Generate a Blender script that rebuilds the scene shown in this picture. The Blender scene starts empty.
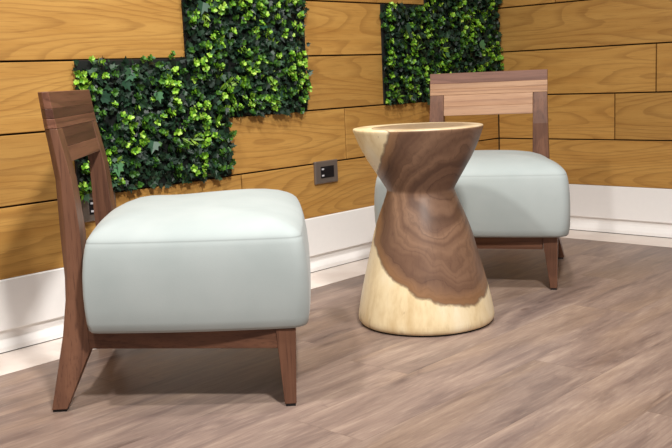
import bpy, bmesh, math, random
from mathutils import Vector, Matrix

random.seed(7)
scene = bpy.context.scene
col = scene.collection

# ------------------------------------------------------------------ helpers
def lin(c):
    return c / 12.92 if c <= 0.04045 else ((c + 0.055) / 1.055) ** 2.4

def rgb(r, g, b):
    return (lin(r / 255), lin(g / 255), lin(b / 255), 1.0)

class NT:
    """small wrapper for building node materials"""
    def __init__(self, name):
        self.m = bpy.data.materials.new(name)
        self.m.use_nodes = True
        self.t = self.m.node_tree
        self.b = self.t.nodes['Principled BSDF']
    def n(self, typ, **kw):
        o = self.t.nodes.new(typ)
        for k, v in kw.items():
            setattr(o, k, v)
        return o
    def put(self, sock, v):
        if isinstance(v, bpy.types.NodeSocket):
            self.t.links.new(v, sock)
        elif v is not None:
            sock.default_value = v
    def math(self, op, a, b=None, c=None, clamp=False):
        o = self.n('ShaderNodeMath', operation=op)
        o.use_clamp = clamp
        self.put(o.inputs[0], a)
        if b is not None: self.put(o.inputs[1], b)
        if c is not None: self.put(o.inputs[2], c)
        return o.outputs[0]
    def sep(self, v):
        o = self.n('ShaderNodeSeparateXYZ'); self.put(o.inputs[0], v)
        return o.outputs
    def comb(self, x, y, z):
        o = self.n('ShaderNodeCombineXYZ')
        self.put(o.inputs[0], x); self.put(o.inputs[1], y); self.put(o.inputs[2], z)
        return o.outputs[0]
    def obj(self):
        return self.n('ShaderNodeTexCoord').outputs['Object']
    def island(self):
        return self.n('ShaderNodeNewGeometry').outputs['Random Per Island']
    def noise(self, v, scale=1.0, detail=2.0, rough=0.5, dist=0.0):
        o = self.n('ShaderNodeTexNoise')
        self.put(o.inputs['Vector'], v); o.inputs['Scale'].default_value = scale
        o.inputs['Detail'].default_value = detail; o.inputs['Roughness'].default_value = rough
        o.inputs['Distortion'].default_value = dist
        return o.outputs['Fac']
    def white(self, v):
        o = self.n('ShaderNodeTexWhiteNoise', noise_dimensions='3D'); self.put(o.inputs['Vector'], v)
        return o.outputs['Value']
    def ramp(self, f, stops, interp='LINEAR'):
        o = self.n('ShaderNodeValToRGB'); self.put(o.inputs[0], f)
        r = o.color_ramp; r.interpolation = interp
        while len(r.elements) < len(stops): r.elements.new(0.5)
        for e, (p, c) in zip(r.elements, stops):
            e.position = p; e.color = c
        return o.outputs['Color']
    def mix(self, f, a, b, blend='MIX'):
        o = self.n('ShaderNodeMix', data_type='RGBA', blend_type=blend)
        self.put(o.inputs[0], f); self.put(o.inputs[6], a); self.put(o.inputs[7], b)
        return o.outputs[2]
    def smooth(self, f, lo, hi):
        o = self.n('ShaderNodeMapRange', interpolation_type='SMOOTHSTEP')
        self.put(o.inputs[0], f); o.inputs[1].default_value = lo; o.inputs[2].default_value = hi
        return o.outputs[0]
    def bump(self, h, strength=0.2, dist=0.002):
        o = self.n('ShaderNodeBump'); o.inputs['Strength'].default_value = strength
        o.inputs['Distance'].default_value = dist
        self.put(o.inputs['Height'], h)
        self.t.links.new(o.outputs[0], self.b.inputs['Normal'])
    def done(self, color, rough=0.5, spec=0.5):
        self.put(self.b.inputs['Base Color'], color)
        self.put(self.b.inputs['Roughness'], rough)
        self.b.inputs['Specular IOR Level'].default_value = spec
        return self.m

def plain(name, c, rough=0.5, metal=0.0, spec=0.5):
    k = NT(name)
    nz = k.noise(k.obj(), 60, 3)
    colr = k.mix(k.math('MULTIPLY', nz, 0.12), c, (c[0] * .7, c[1] * .7, c[2] * .7, 1))
    k.b.inputs['Metallic'].default_value = metal
    return k.done(colr, rough, spec)

def grain_wood(name, order, light, mid, dark, ring=9.0, along=1.1, across=9.0, rough=0.45, tone=0.25, pore=0.35, rings_amt=.45):
    """order: which object axes run along the grain, across it and through the thickness"""
    k = NT(name)
    s = k.sep(k.obj()); idn = k.island()
    a, c, t = s[order[0]], s[order[1]], s[order[2]]
    off = k.math('MULTIPLY', idn, 37.0)
    a2 = k.math('ADD', a, off)
    v = k.comb(k.math('MULTIPLY', a2, along), k.math('ADD', k.math('MULTIPLY', c, across), k.math('MULTIPLY', idn, 91.0)),
               k.math('MULTIPLY', t, across * .6))
    low = k.noise(v, 1.0, 1.0, 0.4, 0.1)
    wig = k.noise(k.comb(k.math('MULTIPLY', a2, along * 14), k.math('MULTIPLY', c, across * 5), t), 1.0, 2.0, .5)
    ringv = k.math('FRACT', k.math('MULTIPLY', k.math('ADD', low, k.math('MULTIPLY', wig, .02)), ring))
    rings = k.math('MULTIPLY', k.smooth(ringv, 0.5, 0.95), k.smooth(ringv, 1.0, .93))
    v2 = k.comb(k.math('MULTIPLY', a2, 9.0), k.math('MULTIPLY', c, 240.0), k.math('MULTIPLY', t, 240.0))
    fine = k.noise(v2, 1.0, 3.0, 0.6)
    v3 = k.comb(k.math('MULTIPLY', a2, 2.2), k.math('MULTIPLY', c, 26.0), k.math('MULTIPLY', t, 26.0))
    streak = k.noise(v3, 1.0, 3.0, 0.55)
    base = k.ramp(streak, [(0.3, mid), (0.62, light)])
    base = k.mix(k.math('MULTIPLY', rings, rings_amt), base, dark)
    base = k.mix(k.math('MULTIPLY', k.smooth(fine, 0.5, 0.72), pore), base, dark)
    tn = k.math('ADD', 1.0 - tone, k.math('MULTIPLY', k.white(k.comb(idn, 3.1, 1.7)), tone * 1.6))
    tv = k.comb(tn, tn, tn)
    base = k.mix(1.0, base, tv, 'MULTIPLY')
    k.bump(fine, 0.08, 0.001)
    return k.done(base, rough, 0.4)

class MB:
    """collects geometry for one mesh object"""
    def __init__(self):
        self.v = []; self.f = []; self.mi = []; self.sm = []
    def add(self, vs, fs, mi=0, smooth=False):
        b = len(self.v)
        self.v += [tuple(p) for p in vs]
        for f in fs:
            self.f.append(tuple(b + i for i in f)); self.mi.append(mi); self.sm.append(smooth)
    def box(self, x0, x1, y0, y1, z0, z1, mi=0):
        vs = [(x, y, z) for z in (z0, z1) for y in (y0, y1) for x in (x0, x1)]
        self.add(vs, [(0, 2, 3, 1), (4, 5, 7, 6), (0, 1, 5, 4), (2, 6, 7, 3), (0, 4, 6, 2), (1, 3, 7, 5)], mi)
    def loft(self, rings, mi=0, smooth=False, cap=True):
        n = len(rings[0]); vs = [p for r in rings for p in r]; fs = []
        for i in range(len(rings) - 1):
            for j in range(n):
                a, b = i * n + j, i * n + (j + 1) % n
                fs.append((a, b, b + n, a + n))
        if cap:
            fs.append(tuple(reversed(range(n))))
            fs.append(tuple((len(rings) - 1) * n + j for j in range(n)))
        self.add(vs, fs, mi, smooth)
    def build(self, name, mats, parent=None, bevel=0.0, seg=2, auto=None):
        me = bpy.data.meshes.new(name)
        me.from_pydata(self.v, [], self.f)
        if not isinstance(mats, (list, tuple)): mats = [mats]
        for m in mats: me.materials.append(m)
        me.polygons.foreach_set('material_index', self.mi)
        me.polygons.foreach_set('use_smooth', self.sm)
        me.update()
        bm = bmesh.new(); bm.from_mesh(me)
        bmesh.ops.recalc_face_normals(bm, faces=bm.faces)
        bm.to_mesh(me); bm.free()
        o = bpy.data.objects.new(name, me); col.objects.link(o)
        if parent: o.parent = parent
        if bevel:
            md = o.modifiers.new('bevel', 'BEVEL'); md.width = bevel; md.segments = seg
            md.limit_method = 'ANGLE'; md.angle_limit = math.radians(35)
        return o

def empty(name, label, cat, loc=(0, 0, 0), rz=0.0, group=None):
    o = bpy.data.objects.new(name, None); col.objects.link(o)
    o.location = loc; o.rotation_euler = (0, 0, rz)
    o.empty_display_size = 0.1
    o['label'] = label; o['category'] = cat
    if group: o['group'] = group
    return o

def structure(o):
    o['kind'] = 'structure'
    return o

# ---------------------------------------------------------------- materials
M_oak_l = grain_wood('oak_panel', (0, 2, 1), rgb(193, 147, 78), rgb(178, 130, 64), rgb(134, 90, 42), ring=20, along=.8, across=5.5, tone=.10, rough=.5, pore=.42, rings_amt=.40)
M_oak_r = grain_wood('oak_panel_side', (1, 2, 0), rgb(193, 147, 78), rgb(178, 130, 64), rgb(134, 90, 42), ring=20, along=.8, across=5.5, tone=.10, rough=.5, pore=.42, rings_amt=.40)
M_gap = plain('dark_backing', rgb(38, 26, 20), .8)
M_white = plain('white_paint', rgb(249, 247, 245), .35)
M_walnut = {}
for ax, order in (('x', (0, 2, 1)), ('y', (1, 2, 0)), ('z', (2, 0, 1))):
    M_walnut[ax] = grain_wood('walnut_' + ax, order, rgb(140, 97, 74), rgb(113, 76, 58), rgb(68, 42, 33), ring=5, along=.7, across=16, tone=.25, pore=.5, rough=.42, rings_amt=.35)
M_board = [grain_wood('walnut_board_%d' % i, (1, 2, 0), *c, ring=6, along=.7, across=16, tone=.06, pore=.5, rough=.42, rings_amt=.4) for i, c in enumerate((
    (rgb(138, 94, 74), rgb(116, 76, 58), rgb(70, 42, 32)), (rgb(104, 68, 54), rgb(86, 54, 42), rgb(54, 32, 26)),  # darker strips: shade of the back turned from the light, painted in
    (rgb(194, 154, 122), rgb(174, 132, 100), rgb(128, 90, 68)), (rgb(146, 106, 90), rgb(122, 86, 72), rgb(84, 55, 47))))]  # paler strips: brightness of the strongly lit back, painted into the walnut
M_black = plain('black_rubber', rgb(22, 20, 22), .6)

def floor_material():
    k = NT('floor_planks')
    s = k.sep(k.obj()); x, y = s[0], s[1]
    W, L = 0.19, 1.22
    ry = k.math('DIVIDE', k.math('ADD', y, 1.045), W)
    row = k.math('FLOOR', ry); fy = k.math('FRACT', ry)
    roff = k.white(k.comb(row, 4.2, 0.3))
    rx = k.math('ADD', k.math('DIVIDE', x, L), k.math('MULTIPLY', roff, 5.0))
    cx = k.math('FLOOR', rx); fx = k.math('FRACT', rx)
    idn = k.white(k.comb(row, cx, 0.7)); id2 = k.white(k.comb(cx, row, 5.7))
    off = k.math('MULTIPLY', idn, 50.0)
    xa = k.math('ADD', x, off)
    # broad blotchy streaks
    v = k.comb(k.math('MULTIPLY', xa, 3.0), k.math('ADD', k.math('MULTIPLY', y, 17.0), off), off)
    n1 = k.noise(v, 1.0, 4.0, 0.58, 0.6)
    v2 = k.comb(k.math('MULTIPLY', xa, 13.0), k.math('MULTIPLY', y, 170.0), off)
    n2 = k.noise(v2, 1.0, 4.0, 0.65)
    v3 = k.comb(k.math('MULTIPLY', xa, 9.0), k.math('ADD', k.math('MULTIPLY', y, 26.0), off), off)
    n3 = k.noise(v3, 1.0, 4.0, 0.65, 1.0)
    base = k.ramp(n1, [(0.27, rgb(90, 75, 72)), (0.40, rgb(122, 104, 96)), (0.54, rgb(142, 122, 111)), (0.72, rgb(162, 141, 127))])
    n4 = k.noise(k.comb(k.math('MULTIPLY', xa, 1.3), k.math('ADD', k.math('MULTIPLY', y, 6.0), off), off), 1.0, 2.0, 0.5)
    base = k.mix(k.math('MULTIPLY', k.smooth(n4, 0.52, 0.66), 0.22), base, rgb(164, 136, 108))
    base = k.mix(k.math('MULTIPLY', k.smooth(n2, 0.45, 0.75), 0.50), base, rgb(118, 96, 90))
    base = k.mix(k.math('MULTIPLY', k.smooth(n2, 0.48, 0.25), 0.20), base, rgb(214, 192, 172))
    base = k.mix(k.math('MULTIPLY', k.smooth(n3, 0.60, 0.78), 0.45), base, rgb(98, 78, 76))
    # small knots
    kv = k.n('ShaderNodeTexVoronoi'); k.put(kv.inputs['Vector'], k.comb(k.math('MULTIPLY', xa, 2.6), k.math('MULTIPLY', y, 6.0), off))
    kv.inputs['Scale'].default_value = 1.0
    knot = k.smooth(kv.outputs['Distance'], 0.075, 0.03)
    base = k.mix(k.math('MULTIPLY', knot, 0.5), base, rgb(84, 62, 54))
    tn = k.math('ADD', 0.86, k.math('MULTIPLY', id2, 0.24))
    base = k.mix(1.0, base, k.comb(tn, tn, tn), 'MULTIPLY')
    e1 = k.math('LESS_THAN', fy, 0.009); e2 = k.math('LESS_THAN', fx, 0.0022)
    edge = k.math('MAXIMUM', e1, e2)
    base = k.mix(k.math('MULTIPLY', edge, 0.32), base, rgb(92, 74, 66))
    k.bump(k.math('SUBTRACT', k.math('MULTIPLY', n2, .4), edge), 0.12, 0.001)
    return k.done(base, k.math('ADD', 0.34, k.math('MULTIPLY', n1, 0.14)), 0.45)
M_floor = floor_material()

def strip_material():
    k = NT('pale_strip')
    v = k.obj()
    n = k.noise(v, 6, 3, .6)
    return k.done(k.ramp(n, [(.3, rgb(222, 208, 198)), (.7, rgb(238, 228, 220))]), .4)
M_strip = strip_material()

def fabric_material():
    k = NT('mint_grey_fabric')
    v = k.obj()
    w = k.noise(v, 420, 2, .6)
    b = k.noise(v, 9, 2, .5)
    c = k.ramp(b, [(.3, rgb(166, 175, 174)), (.7, rgb(174, 182, 181))])
    c = k.mix(k.math('MULTIPLY', k.smooth(w, .5, .75), .15), c, rgb(150, 166, 165))
    k.bump(k.math('ADD', k.math('MULTIPLY', w, .3), b), .12, .004)
    k.b.inputs['Sheen Weight'].default_value = .15
    return k.done(c, .75, .25)
M_fabric = fabric_material()

# ------------------------------------------------------------------ setting
ROW, Z0, GAP = 0.2, 0.2106, 0.0055
def wall_panels(left):
    mb = MB()
    XE = -4.2
    if left:   # (x0, x1) of wooden panels, row by row; the gaps left out are planted
        rows = [[XE, -2.95, -1.626, -.62, 0], [XE, -3.3, -2.272, None, -1.671, -1.078, 0],
                [XE, -2.9, -2.245, None, -1.284, -.840, None, 0], [XE, -3.5, -1.835, None, -1.280, -.840, None, 0],
                [XE, -2.6, -1.835, None, -1.278, -.554, None, 0], [XE, -3.0, -1.9, -.7, 0], [XE, -2.4, -1.2, 0]]
    else:
        rows = [[XE, -2.4, -1.35, 0], [XE, -2.9, -1.75, -.584, 0], [XE, -2.0, -.766, 0], [XE, -2.7, -1.25, 0],
                [XE, -1.9, -.302, 0], [XE, -2.5, -1.1, 0], [XE, -3.1, -1.6, 0]]
    for r, xs in enumerate(rows):
        z0, z1 = Z0 + r * ROW + (GAP / 2 if r else 0), Z0 + (r + 1) * ROW - GAP / 2
        i = 0
        while i < len(xs) - 1:
            a = xs[i]
            if xs[i + 1] is None:      # planted stretch: a dark board flush with the panels
                mb.box(a + .001, xs[i + 2] - .001, .001, .018, z0 - GAP / 2, z1 + GAP / 2, 1)
                i += 2; continue
            b = xs[i + 1]
            ga = GAP / 2 if a > XE else 0
            if left: mb.box(a + ga, b - (GAP / 2 if b < 0 else .002), 0, .018, z0, z1)
            else: mb.box(0, .018, a + ga, b - (GAP / 2 if b < 0 else .004), z0, z1)
            i += 1
    zt = Z0 + len(rows) * ROW
    if left: mb.box(XE, .03, .0185, .04, 0, zt, 1)
    else: mb.box(.0185, .04, XE, .018, 0, zt, 1)
    return mb
structure(wall_panels(True).build('wall_left', [M_oak_l, M_gap], bevel=.0012, seg=1))
structure(wall_panels(False).build('wall_right', [M_oak_r, M_gap], bevel=.0012, seg=1))

ZW = 0.0658
def skirting(left):
    mb = MB()
    e = -4.2
    # profile (distance out of the wall, height): upper board, recess, sloping lower board
    prof = [(-.017, .2095), (.004, .2095), (.006, .207), (.006, ZW + .002), (.004, ZW), (-.008, ZW - .001), (-.006, .040), (.000, .026), (.003, .018), (.003, .0045), (-.017, .0045)]
    ends = []
    for t in (e, 0):
        if left: ends.append([(t - (0 if t == e else d), -d, z) for d, z in prof])
        else: ends.append([(-d, t - (0 if t == e else d), z) for d, z in prof])
    mb.loft(ends)
    return mb
structure(skirting(True).build('baseboard_left', M_white))
structure(skirting(False).build('baseboard_right', M_white))
for nm, bx in (('trim_1', (-4.2, -.19, -.189, -.0005)), ('trim_2', (-.189, -.0005, -4.2, -.0005))):
    mb = MB(); mb.box(*bx, .0002, .0016); structure(mb.build(nm, M_strip, bevel=.0008, seg=1))
mb = MB(); mb.box(-5.2, .04, -4.6, .04, -.05, 0)
structure(mb.build('floor', M_floor))

# ------------------------------------------------------------------- chairs
def chair(label, loc, rz, hf, hs, hr_seat, taper, board, rc):
    root = empty('lounge_chair', label, 'chair', loc, rz, 'lounge chairs')
    # rear legs run on upwards as the posts of the back
    lev = [(.006, -.004, .031, .280, .245, .002), (.134, .020, .088, .253, .200, .003), (.17, .027, .086, .247, .190, .003),
           (.25, .037, .082, .236, .178, .004), (.30, .038, .083, .232, .172, .008), (.40, .034, .083, .2285, .168, .015),
           (.526, .033, .073, .225, .169, .016), (.617, .022, .0552, .2225, .170, .015), (.6415, .018, .050, .222, .1705, .015)]
    for sg in (-1, 1):
        mb = MB(); rings = []
        for z, xr, xf, so, si, ch in lev:
            rings.append([(xr, sg * si, z), (xr, sg * (so - ch * 1.1), z), (xr + ch, sg * so, z), (xf, sg * so, z), (xf, sg * si, z)])
        mb.loft(rings)
        leg = mb.build('rear_leg', M_walnut['z'], root, bevel=.0015)
        mb = MB(); mb.loft([[(-.002 + .031 * (q in (1, 2)), sg * (.249 + .027 * (q > 1)), z) for q in range(4)] for z in (0, .0065)])
        mb.build('glide', M_black, leg)
    # backrest: laminated board, full width above, housed between the posts below
    mb = MB()
    def px(z):   # rear and front x of the board at height z
        pts = [(.562, .034, .066), (.642, .018, .050), (.7247, .010, .038)]
        for (a, r0, f0), (b, r1, f1) in zip(pts, pts[1:]):
            if z <= b + 1e-6:
                t = (z - a) / (b - a); return r0 + t * (r1 - r0), f0 + t * (f1 - f0)
    for (za, zb, h, ch), bm_i in zip(((.563, .598, .169, 0), (.598, .6418, .169, 0), (.6418, .664, .2225, .016), (.664, .686, .2225, .016), (.686, .7247, .2225, .016)), board):
        rings = []
        for z in (za, zb):
            r, f = px(z)
            if ch: rings.append([(r, -(h - ch * 1.1), z), (r + ch * .8, -h, z), (f, -h, z), (f, h, z), (r + ch * .8, h, z), (r, h - ch * 1.1, z)])
            else: rings.append([(r + .004, -h, z), (f - .001, -h, z), (f - .001, h, z), (r + .004, h, z)])
        mb.loft(rings, bm_i)
    mb.build('backrest', M_board, root, bevel=.0012, seg=1)
    # front legs
    for sg in (-1, 1):
        mb = MB()
        fl = [(.006, .529, .555, hf - .003, hf - .025), (.182, .517, .562, hf, hf - .050)]
        mb.loft([[(xr, sg * si, z), (xr, sg * so, z), (xf, sg * so, z), (xf, sg * si, z)] for z, xr, xf, so, si in fl])
        leg = mb.build('front_leg', M_walnut['z'], root, bevel=.0015)
        mb = MB(); mb.loft([[(x, sg * y, z) for x, y in ((.531, hf - .023), (.531, hf - .005), (.553, hf - .005), (.553, hf - .023))] for z in (0, .0065)])
        mb.build('glide', M_black, leg)
    # aprons
    for sg in (-1, 1):
        mb = MB()
        mb.loft([[(.0865, sg * (.250 - .022 * (q in (0, 3))), (.137, .137, .182, .182)[q]) for q in range(4)],
                 [(.5195, sg * (hf - .003 - .022 * (q in (0, 3))), (.137, .137, .182, .182)[q]) for q in range(4)]])
        mb.build('apron', M_walnut['x'], root, bevel=.0015)
    mb = MB(); mb.box(.532, .556, -(hf - .049), hf - .049, .137, .182); mb.build('apron', M_walnut['y'], root, bevel=.0015)
    mb = MB(); mb.box(.040, .064, -.194, .194, .137, .182); mb.build('apron', M_walnut['y'], root, bevel=.0015)
    # upholstered seat
    XR, XF, N = .098, .591, 14
    def outline(d, z, dz=0.0):
        pts = []; hr = hr_seat - taper * max(0, min(1, (z - .2) / .2))
        rr = min(rc + d * .35, .8 * (hr_seat - .045 - d)); rf = max(.032 - d * .1, .012)
        cs = [(XR + d, -(hr - d), rr, math.pi), (XF - d, -(hs - d), rf, 1.5 * math.pi), (XF - d, hs - d, rf, 0.0), (XR + d, hr - d, rr, .5 * math.pi)]
        for i, (cx, cy, r, a0) in enumerate(cs):
            ox = cx + (r if i in (0, 3) else -r); oy = cy + (r if cy < 0 else -r)
            arc = [(ox + r * math.cos(a0 + .5 * math.pi * j / 6), oy + r * math.sin(a0 + .5 * math.pi * j / 6)) for j in range(7)]
            pts += arc
            # straight run to the next corner, bowed slightly outwards
            nx = cs[(i + 1) % 4]
            o2x = nx[0] + (nx[2] if (i + 1) % 4 in (0, 3) else -nx[2]); o2y = nx[1] + (nx[2] if nx[1] < 0 else -nx[2])
            a1 = nx[3]
            e = (o2x + nx[2] * math.cos(a1), o2y + nx[2] * math.sin(a1)); s = arc[-1]
            for j in range(1, N):
                t = j / N; bow = (.009 if i != 3 else .002) * 4 * t * (1 - t)
                x = s[0] + (e[0] - s[0]) * t; y = s[1] + (e[1] - s[1]) * t
                if i == 0: y -= bow
                elif i == 1: x += bow
                elif i == 2: y += bow
                else: x -= bow
                pts.append((x, y))
        kz = max(0, min(1, (z - .37) / .02))      # the top is plumper towards the back
        return [(x, y, z + .02 * kz * max(0, 1 - (x - XR) / .16) * max(0, 1 - (y / hr) ** 2)) for x, y in pts]
    prof = [(.030, .1825), (.010, .1825), (.004, .185), (.000, .191), (-.003, .208), (-.005, .238), (-.006, .275), (-.005, .315), (-.002, .350), (.002, .374),
            (.0045, .3835), (.0058, .3858), (.0058, .3870), (.0062, .389), (.0105, .3955), (.019, .4035), (.034, .4125), (.056, .4215), (.086, .429), (.126, .435), (.165, .438), (.20, .439)]
    rings = [outline(d, z) for d, z in prof]
    mb = MB(); mb.loft(rings, smooth=True)
    seat = mb.build('seat_cushion', M_fabric, root)
    return root

P1 = (-2.5305, -.355, math.radians(-44.35))
P2 = (-.6926, -.4072, math.radians(-153.98))
chair('walnut lounge chair with pale mint seat, seen side-on before the L-shaped greenery', (P1[0], P1[1], 0), P1[2], .335, .345, .300, .012, (0, 1, 0, 1, 0), .012)
chair('walnut lounge chair with pale mint seat, facing forward behind the hourglass wood stool', (P2[0], P2[1], 0), P2[2], .287, .322, .285, .045, (2, 2, 2, 2, 3), .022)

# -------------------------------------------------------------------- stool
def stool_material():
    k = NT('natural_log')
    s = k.sep(k.obj())
    wob = k.noise(k.obj(), 4.5, 2, .5)
    wob2 = k.noise(k.obj(), 22.0, 3, .6)
    z = s[2]
    cr = k.ramp(k.math('DIVIDE', z, .6), [(p, (q, q, q, 1)) for p, q in ((0, .30), (.17, .26), (.42, .09), (.70, .30), (.95, .35))])
    cx = k.math('MULTIPLY', cr, .1)
    cy = k.math('SUBTRACT', -.032, k.math('MULTIPLY', z, .02))
    dx = k.math('SUBTRACT', s[0], cx); dy = k.math('SUBTRACT', s[1], cy)
    d0 = k.math('SQRT', k.math('ADD', k.math('MULTIPLY', dx, dx), k.math('MULTIPLY', dy, dy)))
    d = k.math('ADD', d0, k.math('MULTIPLY', k.math('SUBTRACT', wob, .5), .034))
    d = k.math('ADD', d, k.math('MULTIPLY', k.math('SUBTRACT', wob2, .5), .012))
    d = k.math('SUBTRACT', d, k.math('MULTIPLY', k.smooth(z, .34, .43), .011))
    d = k.math('SUBTRACT', d, k.math('MULTIPLY', k.smooth(z, .48, .56), .009))
    d = k.math('ADD', d, k.math('MULTIPLY', k.smooth(z, .16, .04), .008))
    rad = k.math('SQRT', k.math('ADD', k.math('MULTIPLY', s[0], s[0]), k.math('MULTIPLY', s[1], s[1])))
    sheen_worn = k.math('MULTIPLY', k.smooth(z, .574, .577), k.math('ADD', .22, k.math('MULTIPLY', .42, k.smooth(k.math('ADD', rad, k.math('MULTIPLY', wob2, .05)), .14, .20))))  # glossy reflection on the top painted as paler wood, plus a worn cream rim
    heart = k.math('MULTIPLY', k.smooth(d, .159, .155), k.math('SUBTRACT', 1.0, sheen_worn))
    rim = k.math('MULTIPLY', k.smooth(d, .140, .154), heart)
    dw = k.math('ADD', d, k.math('MULTIPLY', k.noise(k.obj(), 9.0, 2, .5), .03))
    r1 = k.noise(k.comb(k.math('MULTIPLY', dw, 170), k.math('MULTIPLY', z, 1.5), 0.0), 1.0, 2.5, .65)
    rings = k.smooth(r1, .52, .70)
    r2 = k.noise(k.comb(k.math('MULTIPLY', dw, 45), k.math('MULTIPLY', z, 1.0), 7.0), 1.0, 2.0, .6)
    fib = k.noise(k.comb(k.math('MULTIPLY', s[0], 110), k.math('MULTIPLY', s[1], 110), k.math('MULTIPLY', z, 9.0)), 1.0, 3.0, .6)
    hw = k.ramp(r2, [(.3, rgb(84, 60, 47)), (.5, rgb(114, 85, 67)), (.72, rgb(148, 115, 91))])
    hw = k.mix(k.math('MULTIPLY', rings, .62), hw, rgb(76, 52, 42))
    hw = k.mix(k.math('MULTIPLY', k.smooth(fib, .5, .75), .40), hw, rgb(88, 62, 50))
    hw = k.mix(k.math('MULTIPLY', rim, .45), hw, rgb(170, 126, 84))
    sp = k.ramp(k.noise(k.comb(k.math('MULTIPLY', s[0], 14), k.math('MULTIPLY', s[1], 14), k.math('MULTIPLY', z, 5.0)), 1.0, 4.0, .6),
                [(.3, rgb(206, 178, 132)), (.5, rgb(230, 209, 168)), (.75, rgb(240, 226, 196))])
    sp = k.mix(k.math('MULTIPLY', k.smooth(fib, .55, .8), .3), sp, rgb(180, 146, 98))
    spots = k.noise(k.comb(k.math('MULTIPLY', s[0], 40), k.math('MULTIPLY', s[1], 40), k.math('MULTIPLY', z, 22.0)), 1.0, 2.0, .5)
    sp = k.mix(k.math('MULTIPLY', k.smooth(spots, .70, .78), .6), sp, rgb(140, 100, 64))
    low = k.noise(k.comb(k.math('MULTIPLY', s[0], 24), k.math('MULTIPLY', s[1], 24), k.math('MULTIPLY', z, 12.0)), 1.0, 3.0, .6)
    low = k.math('MULTIPLY', k.smooth(low, .55, .72), k.smooth(z, .055, .015))
    sp = k.mix(k.math('MULTIPLY', low, .6), sp, rgb(120, 84, 52))
    c = k.mix(heart, sp, hw)
    # bark-dark line where the two woods meet
    line = k.math('MULTIPLY', k.smooth(d, .1545, .1565), k.smooth(d, .1605, .1575))
    c = k.mix(k.math('MULTIPLY', line, .55), c, rgb(92, 60, 38))
    k.bump(k.math('ADD', rings, fib), .10, .001)
    return k.done(c, .42, .4)
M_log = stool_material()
SC = (-1.6035, -.7705)
ang = math.atan2(.67551886, .7360928)      # local x runs to the photo's right
stool = empty('side_table', 'hourglass side table carved from one log, dark heartwood over a cream base', 'table', (SC[0], SC[1], 0), -math.radians(47.46))
prof = [(0, .004), (.190, .004), (.197, .006), (.2005, .012), (.2015, .020), (.2005, .030), (.1975, .045), (.193, .07), (.186, .1), (.177, .137), (.1665, .175), (.156, .215), (.145, .258), (.134, .292),
        (.1225, .322), (.110, .352), (.1025, .372), (.0985, .3835), (.0982, .388), (.100, .393), (.1085, .408), (.1225, .431), (.137, .455), (.150, .476), (.162, .499), (.172, .520), (.180, .540), (.1855, .555), (.1878, .561), (.1878, .5645), (.1862, .567), (.182, .568), (.12, .5685), (.06, .5686), (0, .5686)]
SEG = 128
mb = MB(); vs = []; fs = []
def wob(a, z): return 1 + .006 * math.sin(2 * a + 1.2 + 2 * z) + .004 * math.sin(3 * a + 7 * z) + .002 * math.sin(7 * a + 3 * z)
idx = []
for R, z in prof:
    if R == 0:
        vs.append((0 if z < .1 else -.010, 0, z if z < .03 else .03 + (z - .03) * 1.02)); idx.append([len(vs) - 1])
    else:
        st = len(vs); z = z if z < .03 else .03 + (z - .03) * 1.02; lean = -.010 * z / .57
        for j in range(SEG):
            a = 2 * math.pi * j / SEG; w = wob(a, z)
            vs.append((lean + R * w * math.cos(a), R * w * math.sin(a), z))
        idx.append(list(range(st, st + SEG)))
for A, B in zip(idx, idx[1:]):
    for j in range(SEG):
        j2 = (j + 1) % SEG
        if len(A) == 1: fs.append((A[0], B[j2], B[j]))
        elif len(B) == 1: fs.append((A[j], A[j2], B[0]))
        else: fs.append((A[j], A[j2], B[j2], B[j]))
mb.add(vs, fs, 0, True)
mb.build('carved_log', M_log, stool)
mb = MB()
mb.loft([[(r * math.cos(2 * math.pi * j / 64), r * math.sin(2 * math.pi * j / 64), z) for j in range(64)] for r, z in ((.190, 0), (.190, .0045))])
mb.build('base_pad', M_black, stool)

# ----------------------------------------------------------------- greenery
def leaf_material(name, stops, rough, spec=.4, trans=.15):
    k = NT(name)
    c = k.ramp(k.island(), stops)
    nz = k.noise(k.obj(), 70, 2)
    c = k.mix(k.math('MULTIPLY', nz, .25), c, (.01, .03, .008, 1), 'MIX')
    k.b.inputs['Transmission Weight'].default_value = 0
    k.b.inputs['Subsurface Weight'].default_value = 0
    return k.done(c, rough, spec)
M_ivy = leaf_material('dark_ivy_leaf', [(0, rgb(12, 30, 22)), (.5, rgb(22, 46, 32)), (.8, rgb(34, 64, 40)), (1, rgb(54, 86, 60))], .45)
M_big = leaf_material('large_ivy_leaf', [(0, rgb(30, 62, 44)), (.7, rgb(48, 84, 62)), (1, rgb(88, 140, 90))], .42)
M_box = leaf_material('boxwood_leaf', [(0, rgb(56, 104, 16)), (.35, rgb(98, 156, 28)), (.7, rgb(146, 198, 52)), (1, rgb(196, 230, 104))], .42)
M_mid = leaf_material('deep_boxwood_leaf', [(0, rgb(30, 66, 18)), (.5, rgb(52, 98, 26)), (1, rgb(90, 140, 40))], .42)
M_fern = leaf_material('fern_leaf', [(0, rgb(74, 122, 24)), (1, rgb(140, 176, 40))], .45)
M_mat = plain('planting_mat', rgb(12, 18, 13), .9)

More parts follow.
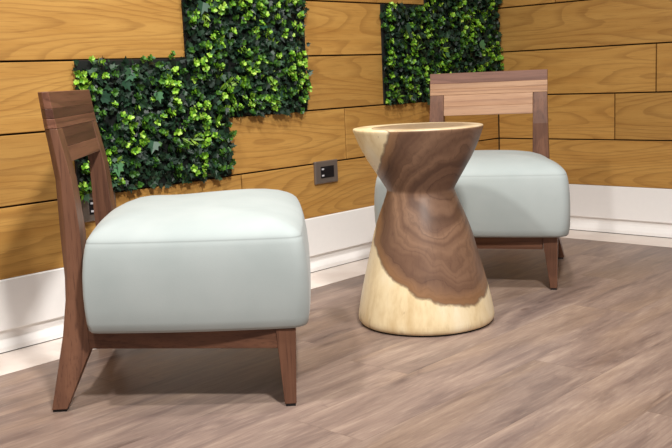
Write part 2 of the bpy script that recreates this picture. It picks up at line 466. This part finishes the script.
IVY = [(0, 0), (.28, -.02), (.50, .18), (.34, .34), (.40, .62), (.17, .58), (0, 1.0), (-.17, .58), (-.40, .62), (-.34, .34), (-.50, .18), (-.28, -.02)]
OVAL = [(0, 0), (.22, .15), (.36, .45), (.30, .78), (0, 1.0), (-.30, .78), (-.36, .45), (-.22, .15)]
BLADE = [(0, 0), (.09, .3), (.07, .7), (0, 1.0), (-.07, .7), (-.09, .3)]
def put_leaf(mb, shape, p, direction, normal, size, fold=.12, cup=.0):
    p = p + Vector((-.010, 0, 0))
    d = Vector(direction).normalized(); n = Vector(normal)
    n = (n - d * n.dot(d)).normalized(); s = d.cross(n)
    vs = []
    for u, v in shape:
        w = abs(u) * fold * 2 + cup * (v - .4) ** 2 * -1
        vs.append(p + (s * u + d * v + n * w) * size)
    mid = p + (d * .45) * size
    m = len(vs)
    vs.append(mid)
    mb.add(vs, [(i, (i + 1) % m, m) for i in range(m)], 0, False)

def rnd_dir(rng, spread):
    # leaf pointing mostly along the wall, normal mostly out of it (-y)
    a = rng.uniform(0, 2 * math.pi)
    out = rng.uniform(-.05, .75)
    d = Vector((math.cos(a), -out, math.sin(a)))
    n = Vector((rng.gauss(0, spread), -1, rng.gauss(0, spread) + .35))
    return d, n

def green_panel(label, rects, seed):
    rng = random.Random(seed)
    root = empty('plant_panel', label, 'plant panel', (0, 0, 0), 0, 'planted panels on the left wall')
    mb = MB()
    for x0, x1, z0, z1 in rects:
        mb.box(x0 + .003, x1 - .003, -.004, .0008, z0 + .003, z1 - .003)
    mb.build('planting_mat', M_mat, root)
    ivy, big, box, mid, fern = MB(), MB(), MB(), MB(), MB()
    inside = lambda x, z, m: any(a + m < x < b - m and c + m < z < d - m for a, b, c, d in rects)
    ok = lambda x, z, m: all(inside(x + i * m, z + j * m, 0) for i in (-1, 1) for j in (-1, 1))
    clump = [(rng.uniform(-2.4, .1), rng.uniform(.35, 1.3)) for _ in range(230)]
    for x0, x1, z0, z1 in rects:
        A = (x1 - x0) * (z1 - z0)
        for _ in range(int(A * 6200)):
            x, z = rng.uniform(x0, x1), rng.uniform(z0, z1)
            if not ok(x, z, .004): continue
            d, n = rnd_dir(rng, .55)
            sz = rng.uniform(.014, .030)
            put_leaf(ivy, IVY, Vector((x, rng.uniform(-.026, -.008), z)), d, n, sz, .18)
        for _ in range(int(A * 28)):
            x, z = rng.uniform(x0 + .01, x1 - .01), rng.uniform(z0 + .01, z1 - .01)
            d, n = rnd_dir(rng, .35)
            put_leaf(big, IVY, Vector((x, rng.uniform(-.036, -.024), z)), Vector((d.x, -.2, -abs(d.z) * .7 - .2)), n, rng.uniform(.034, .052), .14)
        for _ in range(int(A * 1700)):
            x, z = rng.uniform(x0, x1), rng.uniform(z0, z1)
            near = min((x - cx) ** 2 + (z - cz) ** 2 for cx, cz in clump)
            if near > .036 ** 2 and rng.random() > .42: continue
            if not ok(x, z, .003): continue
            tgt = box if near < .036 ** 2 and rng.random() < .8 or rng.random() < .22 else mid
            # a sprig: short stem growing outwards with paired oval leaves
            base = Vector((x, rng.uniform(-.022, -.010), z))
            ax = Vector((rng.gauss(0, .5), -1, rng.gauss(0, .5) + .25)).normalized()
            u = ax.orthogonal().normalized(); v = ax.cross(u)
            L = rng.uniform(.010, .024)
            lv = rng.choice((2, 3, 3))
            for q in range(lv):
                h = L * (q + 1) / lv; k = 4 if q < lv - 1 else 5
                ph = rng.uniform(0, 6.28)
                for w in range(k):
                    a = ph + 6.283 * w / k + rng.gauss(0, .2)
                    rad = u * math.cos(a) + v * math.sin(a)
                    lift = .35 + .5 * q / lv + rng.gauss(0, .15)
                    d = rad + ax * lift
                    put_leaf(tgt, OVAL, base + ax * h, d, ax - rad * lift, rng.uniform(.0095, .0155), .10, .25)
        for _ in range(int(A * 55)):
            x, z = rng.uniform(x0 + .01, x1 - .01), rng.uniform(z0, z1)
            base = Vector((x, -.015, z)); a0 = rng.uniform(0, 6.28)
            for q in range(7):
                a = a0 + rng.gauss(0, .5)
                put_leaf(fern, BLADE, base, (math.cos(a), -rng.uniform(.3, .9), math.sin(a)), (rng.gauss(0, .4), -1, .4), rng.uniform(.03, .05), .05)
    ivy.build('ivy_foliage', M_ivy, root); big.build('large_ivy_foliage', M_big, root)
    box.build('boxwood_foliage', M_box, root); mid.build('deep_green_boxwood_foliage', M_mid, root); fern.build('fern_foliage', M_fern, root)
    return root
Z = lambda r: Z0 + r * ROW
green_panel('large L-shaped wall panel of green ivy and boxwood leaves behind the side-on chair',
            [(-2.272, -1.671, Z(1), Z(2)), (-2.245, -1.284, Z(2), Z(3)), (-1.835, -1.280, Z(3), Z(5))], 3)
green_panel('smaller green leafy wall panel ending at the corner, above the forward-facing chair',
            [(-.840, 0, Z(2), Z(4)), (-.554, 0, Z(4), Z(5))], 11)

# ------------------------------------------------------------------ outlets
M_plate = plain('bronze_grey_plate', rgb(132, 122, 116), .35, .6)
M_insert = plain('black_module', rgb(14, 14, 22), .3)
M_pin = plain('pale_contact', rgb(205, 205, 210), .4)
def outlet(label, x0):
    root = empty('power_outlet', label, 'outlet', (x0, 0, .376), 0, 'bronze wall outlets')
    mb = MB(); a, b = .0625, .0425
    mb.loft([[(-a, -.0003, -b), (a, -.0003, -b), (a, -.0003, b), (-a, -.0003, b)], [(-a, -.008, -b), (a, -.008, -b), (a, -.008, b), (-a, -.008, b)],
             [(-a + .003, -.0105, -b + .003), (a - .003, -.0105, -b + .003), (a - .003, -.0105, b - .003), (-a + .003, -.0105, b - .003)]])
    plate = mb.build('cover_plate', M_plate, root, bevel=.001)
    mb = MB(); mb.box(-.034, .038, -.0120, -.0100, -.022, .022); ins = mb.build('socket_module', M_insert, root, bevel=.0008)
    mb = MB(); mb.box(.000, .001, -.0124, -.0118, -.021, .021)
    for z in (-.012, .012):
        mb = MB(); mb.box(-.030, -.018, -.0128, -.0118, z - .003, z + .003); mb.build('contact', M_pin, ins)
outlet('bronze outlet with black module on the wood between chair and stool', -1.204)
outlet('outlet glimpsed between the back posts of the side-on chair', -2.211)

# ------------------------------------------------------------------- lights
w = bpy.data.worlds.new('world'); scene.world = w; w.use_nodes = True
bg = w.node_tree.nodes['Background']; bg.inputs[0].default_value = (.98, .98, 1.0, 1); bg.inputs[1].default_value = .16
def lamp(name, loc, aim, power, size, colr=(1, .965, .92), spread=120):
    l = bpy.data.lights.new(name, 'AREA'); l.shape = 'DISK'; l.size = size; l.energy = power; l.color = colr; l.spread = math.radians(spread)
    o = bpy.data.objects.new(name, l); col.objects.link(o); o.location = loc
    o.rotation_euler = (Vector(aim) - Vector(loc)).to_track_quat('-Z', 'Y').to_euler()
lamp('ceiling_spot', (-3.2, -.85, 2.4), (-2.2, -.6, .3), 14, .16)
lamp('ceiling_spot', (-1.9, -1.3, 2.6), (-1.3, -.8, .2), 13, .2)
lamp('ceiling_spot', (-3.1, -2.5, 2.5), (-2.0, -.6, .2), 33, .25)

# ------------------------------------------------------------------- camera
cam = bpy.data.cameras.new('camera'); cam.sensor_width = 36; cam.lens = 933.337 / 672 * 36; cam.clip_start = .05
co = bpy.data.objects.new('camera', cam); col.objects.link(co)
fw = Vector((.72329899, .67283456, -.15534552)).normalized()
rt = Vector((.67551886, -.7360928, -.04291447)); rt = (rt - fw * rt.dot(fw)).normalized()
up = rt.cross(fw)
mt = Matrix((rt, up, -fw)).transposed().to_4x4(); mt.translation = Vector((-3.77127554, -2.43326368, .72927189))
co.matrix_world = mt
scene.camera = co
vs_ = scene.view_settings
vs_.view_transform = 'Standard'; vs_.look = 'None'; vs_.gamma = 1.0; vs_.use_curve_mapping = False; vs_.exposure = 0.15
